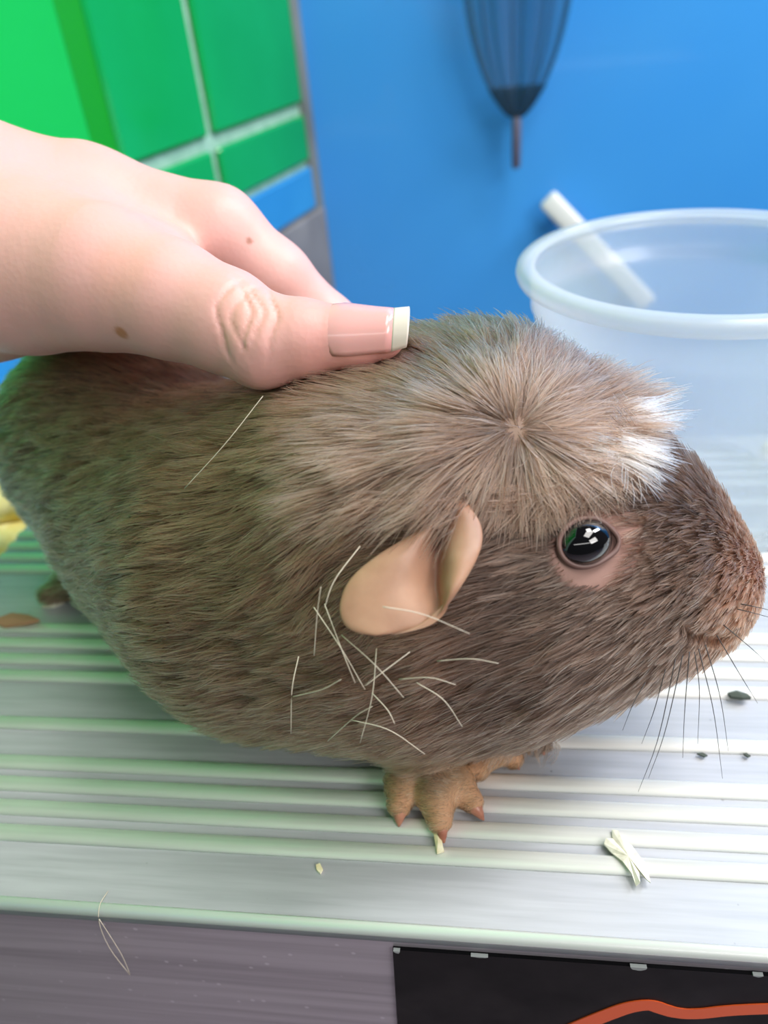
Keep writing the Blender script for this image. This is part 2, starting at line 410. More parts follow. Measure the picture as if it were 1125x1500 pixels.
# white slanting bar on the blue panel, net hanging on the blue panel
bar = empty('wall_handle', (.118, .9, -.118), 'short white plastic bar fixed slantwise to the blue wall, seen behind the tub', 'handle')
d = Vector((.1768 - .0603, 0, -.176 + .055)); ln = d.length
bm = box_bm((-ln / 2, -.028, -.0105), (ln / 2, -.014, .0105), .004, 3)
o = from_bm('grip', bm, bar, M_WHITE, True); o.rotation_euler = (0, math.atan2(-d.z, d.x), 0)
for s in (-1, 1):
    bm = box_bm((s * ln * .36 - .006, -.015, -.006), (s * ln * .36 + .006, 0, .006), .001)
    o = from_bm('bracket', bm, bar, M_POST, False); o.rotation_euler = (0, math.atan2(-d.z, d.x), 0)

net = empty('hanging_net', (.0268, .868, .0239), 'dark teal mesh net hanging point down against the blue wall', 'net')
npf = [(.0012, 0), (.007, .001), (.013, .006), (.019, .014), (.026, .026), (.034, .044), (.041, .064), (.046, .086), (.0495, .11), (.052, .135), (.053, .17)]
zz = spline(npf, 40); V = []; F = []; n = 72
for r, z in zz:
    for q in range(n):
        w = 2 * math.pi * q / n; f_ = 1 + .07 * math.sin(9 * w) * min(1, z / .03)
        V.append((r * f_ * math.cos(w), r * f_ * .5 * math.sin(w), z))
for i in range(39):
    for q in range(n): F.append((i * n + q, i * n + (q + 1) % n, (i + 1) * n + (q + 1) % n, (i + 1) * n + q))
mesh('net_bag', V, F, net, M_NET, True)
V = [v for v in V[:n * 17]]; F = [f for f in F if max(f) < n * 17]
mesh('net_tip', [(x * 1.02, y * 1.02, z - .0006) for x, y, z in V], F, net, M_NETTIP, True)
for q in range(10):
    w = 2 * math.pi * (q + .3) / 10
    pts = [(r * 1.01 * math.cos(w), r * .51 * math.sin(w), z) for r, z in zz[::3]]
    V, F = tube(pts, .0008, 6); mesh('cord', V, F, net, M_CORD, True)
hoop = [(.053 * math.cos(a), .0265 * math.sin(a), .17) for a in np.linspace(0, 2 * math.pi, 49)]
V, F = tube(hoop, .002, 8); mesh('hoop', V, F, net, M_CORD, True)
V, F = tube([(0, .0265, .17), (0, .030, .21), (0, .030, .34)], .003, 8); mesh('hanger', V, F, net, M_CORD, True)
V, F = tube([(0, 0, .004), (0, 0, -.004), (0, 0, -.046), (0, 0, -.0475)], [.003, .0048, .0045, .003], 12); mesh('stub', V, F, net, M_STUB, True)

def sstep(a, b, x):
    t = np.clip((x - a) / (b - a), 0, 1); return t * t * (3 - 2 * t)
# the shape of the hand, needed early so that the coat lies under it
FORE = [(-.285, .075, .125, .041), (-.205, .138, .110, .033), (-.1135, .1588, .1026, .0236)]
THUMB = [(-.1135, .1588, .1026, .0236), (-.0918, .1454, .1000, .0167), (-.0737, .1399, .0990, .0136), (-.0589, .1347, .0959, .0108), (-.0479, .1308, .0928, .0093),
         (-.0407, .1282, .0898, .0084), (-.0336, .1278, .0902, .0068), (-.0238, .1276, .0901, .0052), (-.0190, .1274, .0902, .0042)]
HANDC = [(.02, FORE), (.010, THUMB, .0015),
         (.008, [(-.1162, .1643, .1040, .0205), (-.0898, .1711, .1058, .0118), (-.0605, .1718, .0986, .0095)]),
         (.008, [(-.115, .166, .1010, .0225), (-.070, .190, .0900, .0102)]),
         (.008, [(-.117, .172, .0980, .0215), (-.083, .203, .0815, .0098)]),
         (.008, [(-.120, .178, .0955, .0205), (-.095, .212, .0755, .0092)]),
         (.008, [(-.088, .156, .1000, .0125), (-.068, .153, .0970, .0085)])]
FINGERS = [[(-.0605, .1718, .0986, .0095), (-.0490, .1708, .0880, .0081), (-.0388, .1725, .0746, .0078), (-.027, .1775, .056, .0064), (-.021, .1775, .041, .0052)],
           [(-.070, .190, .090, .0100), (-.058, .1950, .077, .0084), (-.046, .194, .066, .0080), (-.034, .190, .048, .0068), (-.026, .185, .034, .0055)],
           [(-.083, .203, .0815, .0095), (-.071, .209, .069, .0082), (-.060, .209, .058, .0078), (-.049, .203, .041, .0066), (-.042, .197, .029, .0053)],
           [(-.095, .213, .074, .0088), (-.086, .217, .065, .0072), (-.078, .218, .056, .0068), (-.069, .213, .043, .0057), (-.063, .207, .033, .0048)]]
IP = np.array([-.0407, .1282, .0898])
TA = np.array([-.0186, .1273, .0902]) - IP; TA /= np.linalg.norm(TA)
TN = -AX_F * .95 + AX_U * .35; TN -= TA * (TN @ TA); TN /= np.linalg.norm(TN); TB = np.cross(TA, TN)
if TB @ AX_U < 0: TB = -TB
CREASE = [(-.0048, 55, .00042), (-.0022, 70, .00030), (.0006, -60, .00046), (.0026, -80, .00036), (.0048, -55, .00036)]
def hand(P):
    d = chains(P, HANDC)
    for ch in FINGERS:
        d = smin(d, chains(P, [(.003, ch)]), .0035)
    q = P - IP; m = (np.abs(q) < .016).all(1)
    if m.any():
        a, bq, nq = q[m] @ TA, q[m] @ TB, q[m] @ TN
        e = np.zeros(len(a))
        for s0, cv, am in CREASE:
            e += am * np.exp(-((a - s0 - cv * (bq + .001) ** 2 - .0003 * np.sin(bq * 900 + s0 * 3000)) / .00044) ** 2)
        e -= .0004 * np.exp(-(a / .005) ** 2)
        d[m] += e * sstep(.0085, .0045, np.abs(bq)) * (nq > 0)
    return d

# ------------------------------------------------------------------ guinea pig
PIGC = [(.012, [(-.105, .180, .0415, .0328), (-.074, .152, .0345, .0322), (-.046, .1315, .0375, .0378), (-.019, .1280, .0432, .0392), (-.004, .126, .0435, .0365)]),
        (.012, [(-.016, .130, .047, .040), (-.001, .127, .0555, .0318), (.012, .1215, .0535, .0228), (.0297, .121, .046, .0153), (.0393, .1205, .0408, .0108)]),
        (.012, [(-.006, .1235, .0425, .0345), (.008, .121, .042, .028), (.027, .121, .040, .0165), (.035, .121, .037, .011)])]
LEGC = [(.004, [(-.017, .114, .020, .011), (-.0160, .1055, .0090, .0066), (-.0145, .1025, .0058, .0050)]),
        (.0012, [(-.0165, .1030, .0056, .0042), (-.0184, .0985, .0048, .0040), (-.0192, .0945, .0034, .0026)]),
        (.0012, [(-.0140, .1025, .0058, .0044), (-.0118, .0965, .0048, .0042), (-.0109, .0915, .0032, .0026)]),
        (.0012, [(-.0122, .1035, .0056, .0042), (-.0082, .0995, .0046, .0038), (-.0046, .0962, .0032, .0024)]),
        (.004, [(.000, .128, .018, .011), (-.001, .113, .008, .0055), (-.0015, .108, .0050, .004)]),
        (.002, [(-.0015, .108, .0046, .0034), (-.0032, .1042, .0026, .0022)]),
        (.002, [(.001, .109, .0046, .0034), (.0040, .1075, .0026, .0022)]),
        (.003, [(.004, .116, .006, .004), (.0100, .1118, .0026, .0022)]),
        (.004, [(-.112, .172, .016, .012), (-.121, .163, .005, .0045), (-.1285, .1585, .0032, .0026)])]
MOUTH = [(.0300, .0960, .0517, 0), (.0330, .0972, .0488, 0), (.0362, .1000, .0455, 0), (.040, .106, .040, 0)]
def pig_core(P): return chains(P, PIGC) + .0024
def skin_point(p):
    p = np.array(p, float); v = p - EYE; v /= np.linalg.norm(v); p = p - v * .01
    for _ in range(60): p = p + v * pig_core(p[None])[0] * .8
    return p
EYEC = skin_point((.01387, .09415, .06985))
MOUTH = [(*(skin_point(m[:3]) if i < 3 else m[:3]), 0) for i, m in enumerate(MOUTH)]
def pig(P):
    d = pig_core(P)
    m = chains(P, [(.0001, MOUTH)]); d = d + .0011 * np.exp(-(np.maximum(m, 0) / .0012) ** 2)
    e = np.linalg.norm(P - EYEC, axis=1); d = d + .0010 * np.exp(-(e / .0060) ** 4)
    return smin(d, chains(P, LEGC), .005)
P, F = sdf_mesh(pig, (-.142, .075, -.001), (.060, .222, .106), .0011)
P[:, 2] = np.maximum(P[:, 2], .0002)
pigroot = empty('guinea_pig', (-.02, .13, 0), 'chocolate brown crested guinea pig with a white forehead tuft, standing on the ribbed counter', 'guinea pig')
GO = np.array(pigroot.location)
M_SKIN = attr_mat('pig_skin', 'skin_tone', .7)
body = np_mesh('body', P - GO, F, pigroot, M_SKIN)

def sstep(a, b, x):
    t = np.clip((x - a) / (b - a), 0, 1); return t * t * (3 - 2 * t)
def mixc(c0, c1, w): return c0 * (1 - w)[:, None] + np.array(c1) * w[:, None]
C = lambda *v: np.array(srgb(*v)[:3])
NOSE = np.array([.0505, .1200, .0400]); WHORL = np.array([.0046, .1075, .0835])
def eyed(P):   # distance from the eye rim, stretched towards the nose
    q = P - EYEC - np.array([.0024, 0, -.0014]); return np.sqrt((q[:, 0] * .82) ** 2 + q[:, 1] ** 2 * .5 + (q[:, 2] * 1.05) ** 2)
def base_color(P):
    n = len(P); c = np.tile(C(127, 92, 73), (n, 1))
    c = mixc(c, C(122, 94, 77), sstep(.045, .012, np.linalg.norm(P - WHORL, axis=1)) * sstep(.070, .076, P[:, 2]))
    face = sstep(-.008, .004, P[:, 0]) * sstep(.0745, .072, P[:, 2])
    c = mixc(c, C(80, 60, 49), face * .85)
    c = mixc(c, C(142, 90, 64), sstep(.026, .010, np.linalg.norm(P - NOSE, axis=1)))
    c = mixc(c, C(158, 124, 98), sstep(.030, .004, P[:, 2]) * (.8))
    c = mixc(c, C(205, 165, 122), sstep(.011, .007, P[:, 2]) * sstep(-.025, -.021, P[:, 0]) * sstep(.109, .105, P[:, 1]))
    return c
skin = base_color(P) * .45
ed = eyed(P)
skin = mixc(skin, C(150, 116, 106), sstep(.0074, .0056, ed) * (P[:, 1] < .11))
skin = mixc(skin, C(132, 106, 90), sstep(.007, .002, np.linalg.norm(P - WHORL, axis=1)))
skin = mixc(skin, C(30, 22, 20), np.exp(-(np.maximum(chains(P, [(.0001, MOUTH)]), 0) / .0011) ** 2) * .9)
skin = mixc(skin, C(180, 138, 104), sstep(.009, .006, P[:, 2]) * sstep(.110, .106, P[:, 1]) * sstep(-.028, -.024, P[:, 0]))
ca = body.data.attributes.new('skin_tone', 'FLOAT_COLOR', 'POINT')
ca.data.foreach_set('color', np.concatenate([skin, np.ones((len(P), 1))], 1).astype(np.float32).ravel())

# eye
_, ng = grad(pig_core, EYEC[None]); ng = ng[0]
ec = EYEC - ng * .0026; ex = np.cross([0, 0, 1.], ng); ex /= np.linalg.norm(ex); ey = np.cross(ng, ex)
bm = bmesh.new(); bmesh.ops.create_uvsphere(bm, u_segments=40, v_segments=24, radius=.0050)
eye = from_bm('eye', bm, pigroot, M_EYE, True); eye.matrix_world = Matrix.LocRotScale(Vector(ec), Matrix(((ex[0], ey[0], ng[0]), (ex[1], ey[1], ng[1]), (ex[2], ey[2], ng[2]))).to_quaternion(), Vector((1, .82, 1))); eye.location = ec - GO; eye['label'] = 'round glossy black eye'
bm = bmesh.new(); bmesh.ops.create_uvsphere(bm, u_segments=40, v_segments=24, radius=.0050)
far = from_bm('eye', bm, pigroot, M_EYE, True); far.location = Vector((ec[0], .243 - ec[1], ec[2])) - Vector(GO)
ring = []
for a in np.linspace(0, 2 * math.pi, 49):
    rr = .00455 * (1 + .22 * max(0, math.cos(a + .35)) ** 8)
    ring.append(EYEC - ng * .0003 + ex * rr * math.cos(a) + ey * rr * .82 * math.sin(a))
M_LID = mat('eyelid_skin', srgb(112, 84, 78), .45)
V, F2 = tube(ring, .00045, 10, False); mesh('eyelid', np.array(V) - GO, F2, pigroot, M_LID, True)

# ears: drooping petal with a folded front lobe (tenths of a millimetre in the ear's own frame)
EAR = np.array([
[54,103,-10,55,103,-18,55,103,-23,55,103,-27,56,103,-29,56,103,-29,57,103,-26,58,103,-21,60,103,-11,62,104,4,65,104,26,66,103,-20,69,103,-34,73,103,-41,78,103,-43,83,103,-42,88,103,-37],
[39,83,-13,40,83,-21,41,83,-26,42,84,-29,43,84,-31,44,84,-31,45,83,-29,47,83,-23,49,83,-14,51,83,0,54,83,23,60,83,-24,68,84,-38,76,84,-45,85,84,-47,95,84,-45,105,84,-41],
[9,62,-17,12,62,-24,16,62,-29,19,62,-32,22,62,-34,26,62,-34,30,62,-32,34,62,-27,38,62,-17,42,61,-3,48,61,19,55,62,-28,65,62,-42,75,62,-49,86,62,-51,97,62,-49,109,62,-45],
[-29,42,-21,-22,42,-28,-15,42,-32,-8,42,-35,-1,42,-37,6,42,-37,13,42,-35,20,42,-29,28,42,-20,36,41,-6,44,40,15,52,42,-31,62,43,-45,72,43,-52,83,43,-54,94,43,-53,106,43,-48],
[-61,22,-24,-50,23,-31,-40,23,-35,-30,23,-38,-20,23,-40,-10,23,-40,0,23,-37,10,23,-32,20,22,-23,31,21,-10,43,20,12,50,23,-35,58,24,-49,67,24,-56,77,24,-58,87,24,-56,97,24,-52],
[-88,-2,-29,-75,-2,-35,-62,-1,-39,-49,-1,-42,-37,-1,-43,-24,-1,-43,-11,-1,-41,1,-2,-36,15,-2,-27,28,-4,-14,43,-5,7,47,-1,-39,54,0,-53,61,0,-60,68,1,-62,76,0,-61,84,0,-56],
[-100,-22,-32,-85,-21,-38,-71,-21,-42,-57,-20,-44,-43,-20,-46,-30,-20,-46,-16,-21,-43,-2,-21,-38,13,-22,-30,28,-23,-17,43,-25,4,46,-21,-43,50,-19,-57,55,-18,-64,60,-18,-66,66,-18,-64,71,-19,-60],
[-105,-41,-36,-90,-40,-41,-75,-40,-45,-60,-39,-47,-45,-39,-49,-30,-39,-49,-15,-40,-47,0,-40,-43,15,-41,-37,31,-42,-27,47,-44,-12,47,-40,-43,49,-39,-52,51,-38,-57,53,-38,-58,55,-38,-57,58,-39,-54],
[-105,-55,-39,-90,-55,-44,-75,-54,-47,-61,-54,-49,-46,-54,-51,-32,-54,-51,-17,-54,-50,-2,-54,-47,13,-55,-43,28,-55,-37,43,-57,-27,43,-55,-42,43,-54,-47,43,-54,-49,43,-54,-50,44,-54,-49,45,-54,-48],
[-101,-69,-41,-88,-69,-46,-75,-68,-49,-62,-68,-51,-49,-68,-53,-36,-68,-53,-23,-68,-53,-10,-68,-51,3,-68,-49,16,-69,-46,29,-69,-41,29,-69,-41,28,-69,-41,28,-69,-41,27,-69,-41,26,-69,-41,26,-69,-41],
[-91,-80,-43,-81,-79,-48,-70,-79,-51,-60,-78,-53,-50,-78,-54,-39,-78,-55,-29,-78,-54,-19,-78,-53,-8,-79,-51,2,-79,-48,13,-80,-43,11,-80,-43,9,-80,-43,6,-80,-43,4,-80,-43,2,-80,-43,0,-80,-43],
[-70,-87,-45,-65,-87,-49,-61,-86,-52,-57,-86,-54,-52,-86,-55,-48,-86,-56,-44,-86,-55,-39,-86,-54,-35,-86,-52,-31,-87,-49,-26,-87,-45,-27,-87,-45,-28,-87,-45,-29,-87,-45,-29,-87,-45,-30,-87,-45,-31,-87,-45]], float).reshape(12, 17, 3) * 1e-4
EO = np.array([-.0122, .0884, .0684])
EAR[..., 2] += .0016 + .0038 * np.clip(1 - np.arange(12) / 4.0, 0, 1)[:, None]
EP = EO + EAR @ np.stack([AX_R, AX_U, AX_F])
def ear_mesh(EP, flip):
    top = EP[0] + (EP[0] - EP[1]) * .6 + np.array([0, .004, -.0005]) * (-1 if flip else 1)
    G = np.concatenate([top[None], EP]); R_, C_ = G.shape[:2]
    F = [(i * C_ + j, (i + 1) * C_ + j, (i + 1) * C_ + j + 1, i * C_ + j + 1) for i in range(R_ - 1) for j in range(C_ - 1)]
    if flip: F = [f[::-1] for f in F]
    o = mesh('ear', G.reshape(-1, 3) - GO, F, pigroot, M_EAR, True)
    s = o.modifiers.new('thick', 'SOLIDIFY'); s.thickness = .0007; s.offset = -1
    s = o.modifiers.new('smooth', 'SUBSURF'); s.levels = 2; s.render_levels = 2
    return o
M_EAR = mat('ear_skin', srgb(205, 160, 132), .5, Subsurface_Weight=.35, Subsurface_Scale=.002)
M_EAR.node_tree.nodes['Principled BSDF'].inputs['Subsurface Radius'].default_value = (1, .45, .3)
N, L, b = nodes(M_EAR)
tc = N.new('ShaderNodeTexCoord'); nz = N.new('ShaderNodeTexNoise'); nz.inputs['Scale'].default_value = 170; nz.inputs['Detail'].default_value = 5
rp_ = N.new('ShaderNodeValToRGB'); rp_.color_ramp.elements[0].position = .3; rp_.color_ramp.elements[1].position = .7
rp_.color_ramp.elements[0].color = srgb(158, 118, 94); rp_.color_ramp.elements[1].color = srgb(182, 142, 116)
at_ = N.new('ShaderNodeAttribute'); at_.attribute_name = 'ear_base'; mx = N.new('ShaderNodeMix'); mx.data_type = 'RGBA'
L.new(tc.outputs['Object'], nz.inputs['Vector']); L.new(nz.outputs['Fac'], rp_.inputs[0]); L.new(rp_.outputs[0], mx.inputs['A'])
mx.inputs['B'].default_value = srgb(104, 78, 74); L.new(at_.outputs['Fac'], mx.inputs['Factor']); L.new(mx.outputs['Result'], b.inputs['Base Color'])
bp = N.new('ShaderNodeBump'); bp.inputs['Strength'].default_value = .25; bp.inputs['Distance'].default_value = .0004
L.new(nz.outputs['Fac'], bp.inputs['Height']); L.new(bp.outputs[0], b.inputs['Normal'])
ear = ear_mesh(EP, False); ear['label'] = 'bare tan ear drooping over the cheek'
EP2 = EP.copy(); EP2[..., 1] = .243 - EP2[..., 1]
ear2 = ear_mesh(EP2, True)
for e_ in (ear, ear2):   # skin darker towards the root and along the fold
    n_ = len(e_.data.vertices); w = np.zeros((13, 17))
    for i in range(13):
        for j in range(17):
            w[i, j] = max(0, 1 - i / 6.0) * (0.9 if j < 11 else .25) + .8 * math.exp(-((j - 10.0) / 1.5) ** 2) * max(0, 1 - i / 10)
    aa = e_.data.attributes.new('ear_base', 'FLOAT', 'POINT'); aa.data.foreach_set('value', np.clip(w, 0, .85).astype(np.float32).ravel())

# claws
def claw(a, b, r):
    a, b = np.array(a), np.array(b); mid = (a + b) / 2 + np.array([0, 0, .0006])
    V, F = tube(spline([a, mid, b], 8), [r * q for q in (1, .98, .93, .84, .72, .55, .35, .1)], 10); mesh('claw', np.array(V) - GO, F, pigroot, M_CLAW, True)
claw((-.0190, .0952, .0034), (-.0191, .0908, .0013), .0020)
claw((-.0111, .0925, .0032), (-.0099, .0878, .0012), .0019)
claw((-.0052, .0962, .0030), (-.0022, .0932, .0012), .0018)
claw((-.0030, .1047, .0030), (-.0036, .1020, .0012), .0012)
claw((.0034, .1079, .0030), (.0052, .1056, .0012), .0012)
claw((.0094, .1123, .0030), (.0106, .1096, .0012), .0012)
claw((-.1280, .1590, .0038), (-.1310, .1570, .0014), .0016)

# ---- coat
def field(Q, w=None):
    """combing direction, before projection onto the skin"""
    n = len(Q)
    fn = Q - NOSE; fn = fn / np.linalg.norm(fn, axis=1, keepdims=True)
    back = np.tile([-.86, .26, -.34], (n, 1))
    wf = sstep(-.016, .012, Q[:, 0])
    d = back * (1 - wf)[:, None] + (fn * .95 + np.array([-.15, -.02, -.42])) * wf[:, None]
    rw = Q - WHORL; dist = np.linalg.norm(rw, axis=1); rw = rw / np.maximum(dist, 1e-6)[:, None]
    rw = rw + np.array([-.10, 0, -.35]) * sstep(.012, .034, dist)[:, None]
    zt = .0750 + .0006 * np.sin(Q[:, 0] * 1300) * np.sin(Q[:, 0] * 470 + 1) + .0005 * np.sin(Q[:, 0] * 3100 + Q[:, 1] * 900) + .0025 * sstep(-.006, -.020, Q[:, 0]) * -1
    gate = np.maximum(sstep(-.0015, .0015, Q[:, 2] - zt), 0)
    gate = np.where(Q[:, 0] < -.012, np.maximum(gate, sstep(-.008, -.024, Q[:, 0]) * sstep(.056, .062, Q[:, 2])), gate)
    gate = gate * sstep(.0290, .0260, Q[:, 0])
    if w is None: w = sstep(.060, .026, dist) * gate
    return d * (1 - w)[:, None] + rw * w[:, None], w

tri = np.concatenate([F[:, :3], F[:, [0, 2, 3]]]) if F.shape[1] == 4 else F
A, B, D = P[tri[:, 0]], P[tri[:, 1]], P[tri[:, 2]]
ar = np.linalg.norm(np.cross(B - A, D - A), axis=1)
cen = (A + B + D) / 3; nr = np.cross(B - A, D - A); nr /= np.maximum(np.linalg.norm(nr, axis=1, keepdims=True), 1e-12)
tov = EYE - cen; tov /= np.linalg.norm(tov, axis=1, keepdims=True); fc = (nr * tov).sum(1)
den = ar * np.where(fc > -.35, 1.0, .22) * np.where(cen[:, 2] < .0015, 0, 1) * np.where(cen[:, 0] > -.035, 1.35, .8)
den *= 1 + 1.6 * sstep(.034, .014, np.linalg.norm(cen - NOSE, axis=1)) + 1.0 * sstep(.030, .006, np.linalg.norm(cen - WHORL, axis=1)) + 4.0 * sstep(.006, .001, np.linalg.norm(cen - WHORL, axis=1))
NH = 125000
ti = RNG.choice(len(tri), NH, p=den / den.sum()); u, v = RNG.random(NH), RNG.random(NH); fl = u + v > 1; u[fl], v[fl] = 1 - u[fl], 1 - v[fl]
R0 = A[ti] + (B[ti] - A[ti]) * u[:, None] + (D[ti] - A[ti]) * v[:, None]
keep = (eyed(R0) > .0050 + .0012 * RNG.random(NH)) & (np.linalg.norm(R0 - (ec * [1, -1, 1] + [0, .243, 0]), axis=1) > .0066)
R0 = R0[keep]; NH = len(R0)
dn = np.linalg.norm(R0 - NOSE, axis=1); dw = np.linalg.norm(R0 - WHORL, axis=1)
_, wh = field(R0)
paw = sstep(.0105, .0085, R0[:, 2]) * ((R0[:, 1] < .111) & (R0[:, 0] > -.03))
ln_ = .0018 + .0045 * sstep(.006, .034, dn) + .0035 * sstep(.034, .052, dn)
ln_ = np.maximum(ln_, wh * (.0085 + .003 * sstep(.004, .018, dw)))
ln_ *= 1 - .45 * sstep(.018, .006, R0[:, 2])
ln_ = ln_ * (1 - paw) + .0022 * paw
ln_ *= 1 - .45 * sstep(.013, .008, eyed(R0))
ln_ *= RNG.uniform(.75, 1.2, NH)
rise = (.10 + .12 * RNG.random(NH)) * (1 + .9 * sstep(.040, .012, dn)) * (1 - .35 * paw) + .40 * sstep(.016, .006, R0[:, 2]) * (1 - paw) * sstep(-.006, .002, R0[:, 0])
front = sstep(.014, .023, R0[:, 0]) * wh                                    # fringe standing up where the rosette meets the face
rise = rise * (1 + .5 * wh * sstep(.016, .03, dw)) + .62 * front * RNG.uniform(.3, 1.1, NH)
ln_ *= 1 - .30 * front
K = 7
_, g0 = grad(pig, R0)
pts = np.empty((NH, K, 3)); pts[:, 0] = R0 - g0 * .0002
q = R0.copy(); nrm = g0
NG = NH // 12; gi = RNG.choice(NH, NG, replace=False); kd = kdtree.KDTree(NG)
for a, i in enumerate(gi): kd.insert(R0[i], a)
kd.balance()
nid = np.array([kd.find(p)[1] for p in R0]); near = gi[nid]
jit = RNG.normal(0, .11, (NH, 3)) + RNG.normal(0, .085, (NG, 3))[nid]
fr = sstep(-.028, -.020, R0[:, 0]) * sstep(.004, -.002, R0[:, 0]) * sstep(.0725, .0745, R0[:, 2]) * sstep(.087, .080, R0[:, 2]) * (R0[:, 1] < .115)
ln_ = ln_ * (1 - fr) + fr * RNG.uniform(.009, .015, NH); rise = rise * (1 - fr) + fr * RNG.uniform(.30, .62, NH)   # fringe over the ear
rise *= RNG.uniform(.55, 1.35, NG)[nid]
for s in range(1, K):
    f_, _ = field(q, wh); f_ = f_ / np.linalg.norm(f_, axis=1, keepdims=True) + jit
    t = f_ - nrm * (f_ * nrm).sum(1, keepdims=True); t /= np.maximum(np.linalg.norm(t, axis=1, keepdims=True), 1e-6)
    q = q + t * (ln_ / (K - 1))[:, None]
    d_, nrm = grad(pig, q)
    h = ln_ * rise * (s / (K - 1)) ** (.85)
    q = q + nrm * np.clip(h - d_, -.0025, .0025)[:, None]
    q[:, 2] = np.maximum(q[:, 2], .0004)
    pts[:, s] = q
# locks: tips drawn towards the nearest guide strand
cl = RNG.uniform(.10, .75, NH) * (1 - .6 * sstep(.03, .012, dn))
off0 = R0[near] - R0
for s in range(1, K):
    w = (cl * (s / (K - 1)) ** 1.4)[:, None]
    pts[:, s] += (pts[near, s] - pts[:, s]) * w * (np.linalg.norm(off0, axis=1) < .004)[:, None]
bad = (hand(pts.reshape(-1, 3)).reshape(NH, K)[:, 1:] < .0008).any(1)
ok = ~bad; pts, R0, rise, cl, nid, dn, dw, wh, paw = pts[ok], R0[ok], rise[ok], cl[ok], nid[ok], dn[ok], dw[ok], wh[ok], paw[ok]; NH = len(R0)
# colour along each strand
def seg(Pp, a, b): return rc(Pp, (*a, 0), (*b, 0))
rootc = base_color(R0)
tint = RNG.normal(1, .32, NH) * (1 + .26 * RNG.normal(0, 1, NG)[nid])
rootc = rootc * np.clip(tint, .40, 1.9)[:, None]
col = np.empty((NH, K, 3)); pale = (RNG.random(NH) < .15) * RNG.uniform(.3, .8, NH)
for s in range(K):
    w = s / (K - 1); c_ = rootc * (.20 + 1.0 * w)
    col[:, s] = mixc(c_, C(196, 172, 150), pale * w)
wt = np.maximum(sstep(.0029, .0017, seg(R0, (.0172, .1106, .0776), (.0232, .1108, .0738))), sstep(.0034, .0018, seg(R0, (.0215, .1180, .0780), (.0262, .1200, .0740))))
wt = wt * (RNG.random(NH) < .88); wt = (wt * RNG.uniform(.75, 1.25, NH)).clip(0, 1) * (wt > .25)
for s in range(K): col[:, s] = mixc(col[:, s], C(240, 240, 243), wt)
rad = (RNG.uniform(.000052, .000096, NH) * (1 - .25 * paw))[:, None] * np.array([1, 1, .98, .92, .8, .6, .25])[None]
M_FUR = bpy.data.materials.new('fur'); M_FUR.use_nodes = True
N, L = M_FUR.node_tree.nodes, M_FUR.node_tree.links; N.remove(N['Principled BSDF'])
hb = N.new('ShaderNodeBsdfHairPrincipled'); hb.parametrization = 'COLOR'; hb.inputs['Roughness'].default_value = .42; hb.inputs['Radial Roughness'].default_value = .55
hb.inputs['Coat'].default_value = .0; hb.inputs['IOR'].default_value = 1.5
a_ = N.new('ShaderNodeAttribute'); a_.attribute_name = 'strand_color'
L.new(a_.outputs['Color'], hb.inputs['Color']); L.new(hb.outputs[0], N['Material Output'].inputs[0])
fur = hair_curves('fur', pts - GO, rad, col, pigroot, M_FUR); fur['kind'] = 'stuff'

# long white guard hairs on the cheek and back, dark whiskers under the muzzle (tenths of a millimetre)
M_WHAIR = mat('white_hair', srgb(226, 214, 196), .4); M_DHAIR = mat('dark_whisker', srgb(48, 44, 46), .4)
HAIRS = [[[-517,1051,732],[-426,1047,819],[-366,1100,876]],[[-196,904,720],[-229,854,696],[-243,826,667]],[[-252,860,644],[-222,805,606],[-202,778,563]],[[-269,859,638],[-222,805,606],[-188,775,553]],[[-154,808,686],[-97,806,674],[-33,798,646]],[[-84,825,564],[-33,808,587],[7,802,585]],[[-142,811,538],[-93,793,562],[-55,786,556]],[[-116,811,532],[-74,785,524],[-47,771,482]],[[-222,798,458],[-158,769,472],[-105,757,434]],[[-174,827,586],[-180,780,533],[-203,757,455]],[[-227,836,604],[-172,795,583],[-131,772,541]],[[-299,832,561],[-306,793,529],[-316,774,450]],[[-185,805,513],[-158,775,510],[-147,762,495]],[[-316,818,486],[-258,786,538],[-223,781,567]],[[-124,826,581],[-162,791,573],[-187,777,559]],[[-268,802,401],[-209,773,495],[-179,768,525]],[[-273,829,567],[-257,830,650],[-248,842,693]]]
WHISK = [[[297,953,450],[266,870,354],[236,828,266]],[[281,943,436],[260,896,390],[243,876,329]],[[332,975,445],[337,933,400],[339,896,309]],[[339,980,448],[360,917,369],[380,868,257]],[[352,989,448],[373,936,382],[392,900,289]],[[372,1004,457],[409,962,404],[443,954,348]],[[383,1014,471],[420,991,447],[455,995,408]],[[415,1043,492],[440,1035,492],[481,1050,468]],[[408,1036,487],[433,1027,486],[480,1041,459]],[[247,925,422],[226,897,404],[211,883,352]],[[310,961,451],[278,880,359],[254,846,279]],[[322,969,451],[311,906,380],[312,875,298]]]
for h_ in HAIRS:
    V, F2 = tube(spline(np.array(h_) * 1e-4, 12) - GO, np.linspace(.000085, .000045, 12), 5); o = mesh('guard_hair', V, F2, pigroot, M_WHAIR, True)
for h_ in WHISK:
    V, F2 = tube(spline(np.array(h_) * 1e-4, 12) - GO, np.linspace(.00010, .00003, 12), 5); o = mesh('whisker', V, F2, pigroot, M_DHAIR, True)

